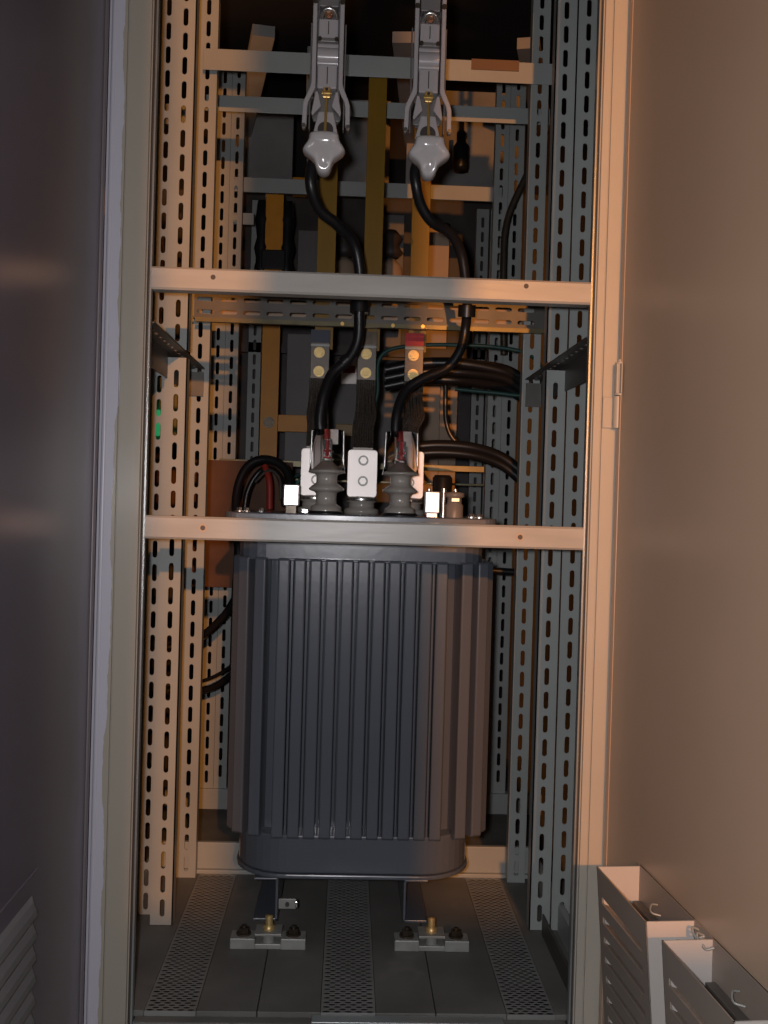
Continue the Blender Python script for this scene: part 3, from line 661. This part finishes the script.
panel('notice_card', -.045, .02, 4.10, 1.58, 1.70, 'tin', 'white card with a red stripe between the joint plates', 'sign', .004)
panel('red_stripe', -.038, .012, 4.094, 1.625, 1.655, 'redc', '', th=.004)
panel('yellow_bracket', -.055, .06, 3.7, 1.34, 1.385, 'yellow', 'ochre bracket between the left and middle joint plates', 'bracket', .01)
panel('junction_box', -.36, -.31, 3.95, 2.28, 2.33, 'pink', 'pale small box above the third crossbar', 'box', .04)
panel('junction_box', -.25, -.195, 3.85, 2.27, 2.335, 'orange', 'orange small box above the third crossbar', 'box', .04)
# post insulator with wire ring
for x, lab in ((-.045, 'beige bell insulator between left and middle ochre busbars'), (.14, 'small insulator between middle and right ochre busbars')):
    t = thing('bell_insulator', (x, 4.0, 1.85), lab, 'insulator', 'bell insulators behind the busbars')
    MB().lathe((x, 4.0, 1.80), [(.055, 0), (.06, .06), (.06, .16), (.045, .24), (.02, .27), (0, .27)], 20).build('bell', 'pink', t)
    MB().lathe((x, 4.0, 1.93), [(.062, 0), (.066, .006), (.062, .012)], 20).build('wire_ring', 'bolt', t)
    MB().lathe((x, 3.98, 2.07), [(.03, 0), (.05, .02), (.03, .05), (.045, .08), (.02, .11), (0, .11)], 16).build('cap', 'darkobj', t)
# clutter near the roof
for i, (x0, x1, y, z0, z1, m, lab) in enumerate((
    (-.60, -.30, 4.6, 2.45, 2.9, 'roofm', 'dark sheet at the top left rear'), (-.22, -.12, 4.3, 2.55, 3.0, 'roofm', 'grey upright sheet beside the left isolator top'),
    (.22, .75, 4.6, 2.47, 3.0, 'roofm', 'large grey sheet at the top right rear'), (-.10, .14, 4.5, 2.5, 2.9, 'roofm', 'grey sheet between the isolator tops'),
    (-.5, .8, 4.8, 2.20, 2.36, 'darkobj', 'long dark duct behind the second crossbar'), (.34, .62, 4.6, 2.12, 2.2, 'darkobj', 'brown timber block right of the right knob'),
    (-.45, .25, 4.9, 2.35, 2.42, 'brown', 'brown beam above the second crossbar'))):
    panel('roof_sheet' if i < 4 else 'rear_beam', x0, x1, y, z0, z1, m, lab, 'panel' if i < 4 else 'beam', .05)
t = thing('contact_unit', (-.17, 4.1, 2.55), 'pale fitting with a dark post near the top left', 'fitting')
MB().box(-.22, -.15, 4.1, 4.14, 2.72, 2.95).build('body', 'paint', t, .004); MB().cyl((-.185, 4.1, 2.50), (-.185, 4.1, 2.72), .035).build('post', 'darkobj', t); MB().cyl((-.185, 4.10, 2.76), (-.185, 4.085, 2.76), .018).build('hole', 'dark', t)
t = thing('hanging_insulator', (.43, 4.2, 2.5), 'small black hanging insulator at the top right rear', 'insulator')
MB().lathe((.43, 4.2, 2.50), [(0, 0), (.03, .0), (.034, .02), (.034, .1), (.02, .12), (.02, .16), (.01, .17), (.01, .24), (0, .24)], 16).build('body', 'rubber', t)
tag(MB().box(.30, .43, 2.7185, 2.7215, 2.283, 2.3115).build('tape_patch', 'tape'), 'brown tape patch stuck on the top rear crossbar', 'tape')
# ceiling beams
for i, (x, rot) in enumerate(((-.35, .18), (.15, -.1), (.6, -.25))):
    b = MB().box(-.04, .04, 0, 1.6, 0, .04, Matrix.Translation((x, 3.6, 2.75)) @ Matrix.Rotation(rot, 4, 'Z'))
    b.build('ceiling_beam', 'roofm', None, tagd=dict(label=('dim left', 'dim middle', 'dim right')[i]+' roof beam running back above the frame', cat='beam', group='roof beams'))

# cables behind
def arc(pts, r, lab, m='rubber', grp='cables behind the transformer', name='loop_cable'): cable(pts, r, lab, name, m, grp, 10)
arc([(-.33, 3.0, .78), (-.325, 3.0, .95), (-.33, 2.95, 1.10), (-.30, 2.93, 1.19), (-.24, 2.92, 1.215), (-.18, 2.90, 1.18), (-.165, 2.86, 1.09)], .013, 'thick black cable looping over the left end of the cover')
arc([(-.315, 3.03, 1.0), (-.305, 3.03, 1.12), (-.26, 3.03, 1.19), (-.21, 3.0, 1.17), (-.19, 2.98, 1.08)], .009, 'thinner black cable inside the left loop')
arc([(-.28, 3.0, 1.15), (-.24, 2.98, 1.185), (-.205, 2.95, 1.16), (-.198, 2.92, 1.10)], .004, 'grey lead inside the left cable loop', 'steel')
arc([(-.235, 3.0, 1.07), (-.238, 3.0, 1.15), (-.255, 3.02, 1.2)], .010, 'red cable standing inside the left loop', 'redc')
arc([(-.33, 3.0, .80), (-.37, 3.05, .74), (-.46, 3.1, .66), (-.60, 3.1, .62)], .012, 'black cable turning left below the brown board')
arc([(-.28, 3.1, .62), (-.34, 3.1, .56), (-.42, 3.15, .50), (-.55, 3.2, .47)], .011, 'black cable low behind the left posts')
arc([(-.27, 3.05, .70), (-.33, 3.08, .60), (-.42, 3.12, .535), (-.55, 3.15, .50)], .006, 'thin black cable low behind the left posts')
for k, (z, dz, r) in enumerate(((1.515, 0, .017), (1.492, .004, .016), (1.470, -.002, .015), (1.525, 0, .013))):
    arc([(.10, 2.98+.02*k, z-.02), (.20, 2.97+.02*k, z), (.32, 2.96+.02*k, z+.003), (.44, 2.93, z-.02+dz), (.50, 2.90, z-.055)], r, ('topmost', 'second', 'third', 'rearmost')[k]+' black cable of the upper right bundle')
for k, (z, r) in enumerate(((1.272, .016), (1.250, .015))):
    arc([(.17, 2.96, z-.008), (.26, 2.95, z+.002), (.36, 2.93, z-.004), (.44, 2.90, z-.03), (.50, 2.88, z-.075)], r, ('upper', 'lower')[k]+' black cable of the lower right pair')
arc([(.30, 2.90, 1.435), (.42, 2.88, 1.425), (.50, 2.86, 1.42), (.545, 2.84, 1.45), (.53, 2.84, 1.51), (.48, 2.86, 1.545), (.35, 2.88, 1.56), (.16, 2.9, 1.555), (.08, 2.9, 1.52), (.075, 2.9, 1.42), (.06, 2.9, 1.36)], .006, 'thin dark wire curling round right of the joint plates', 'green')
arc([(.30, 3.2, 1.48), (.305, 3.2, 1.37), (.33, 3.2, 1.31), (.38, 3.2, 1.28)], .008, 'thin cable hanging behind the upper right bundle', 'bolt')
arc([(.62, 3.32, 2.35), (.56, 3.3, 2.2), (.50, 3.3, 2.05), (.49, 3.3, 1.9), (.50, 3.3, 1.6)], .012, 'dark cable draped down the rear right posts', 'bolt')
arc([(-.20, 3.35, 1.16), (-.16, 3.3, 1.185), (-.12, 3.2, 1.17), (-.09, 3.2, 1.195), (-.14, 3.2, 1.18), (-.17, 3.2, 1.15)], .005, 'teal twine tangled left of the left bushing', 'teal', name='twine')
arc([(.37, 4.3, 2.3), (.37, 4.3, 1.7), (.375, 4.3, .9)], .035, 'thick black upright cable between the beige rear panels')
cable([(.41, 3.0, .905), (.52, 3.0, .90)], .011, 'short black cable end right of the fins', 'cable_stub', grp='cables behind the transformer')
# left outside: pale sheet and green lit panel
panel('outer_sheet', -1.2, -.62, 3.9, 1.30, 1.56, 'paint', 'pale sheet glimpsed left of the left posts')
panel('green_panel', -.86, -.73, 3.86, 1.33, 1.43, 'greenlit', 'green glowing patch glimpsed left of the left posts', 'light', .01)
panel('copper_sheet', -.85, -.63, 3.3, 1.62, 1.95, 'orange', 'orange sheet glimpsed above the left side rail')
panel('copper_sheet', -.9, -.55, 3.5, .95, 1.22, 'brown', 'brown sheet glimpsed left of the left posts')
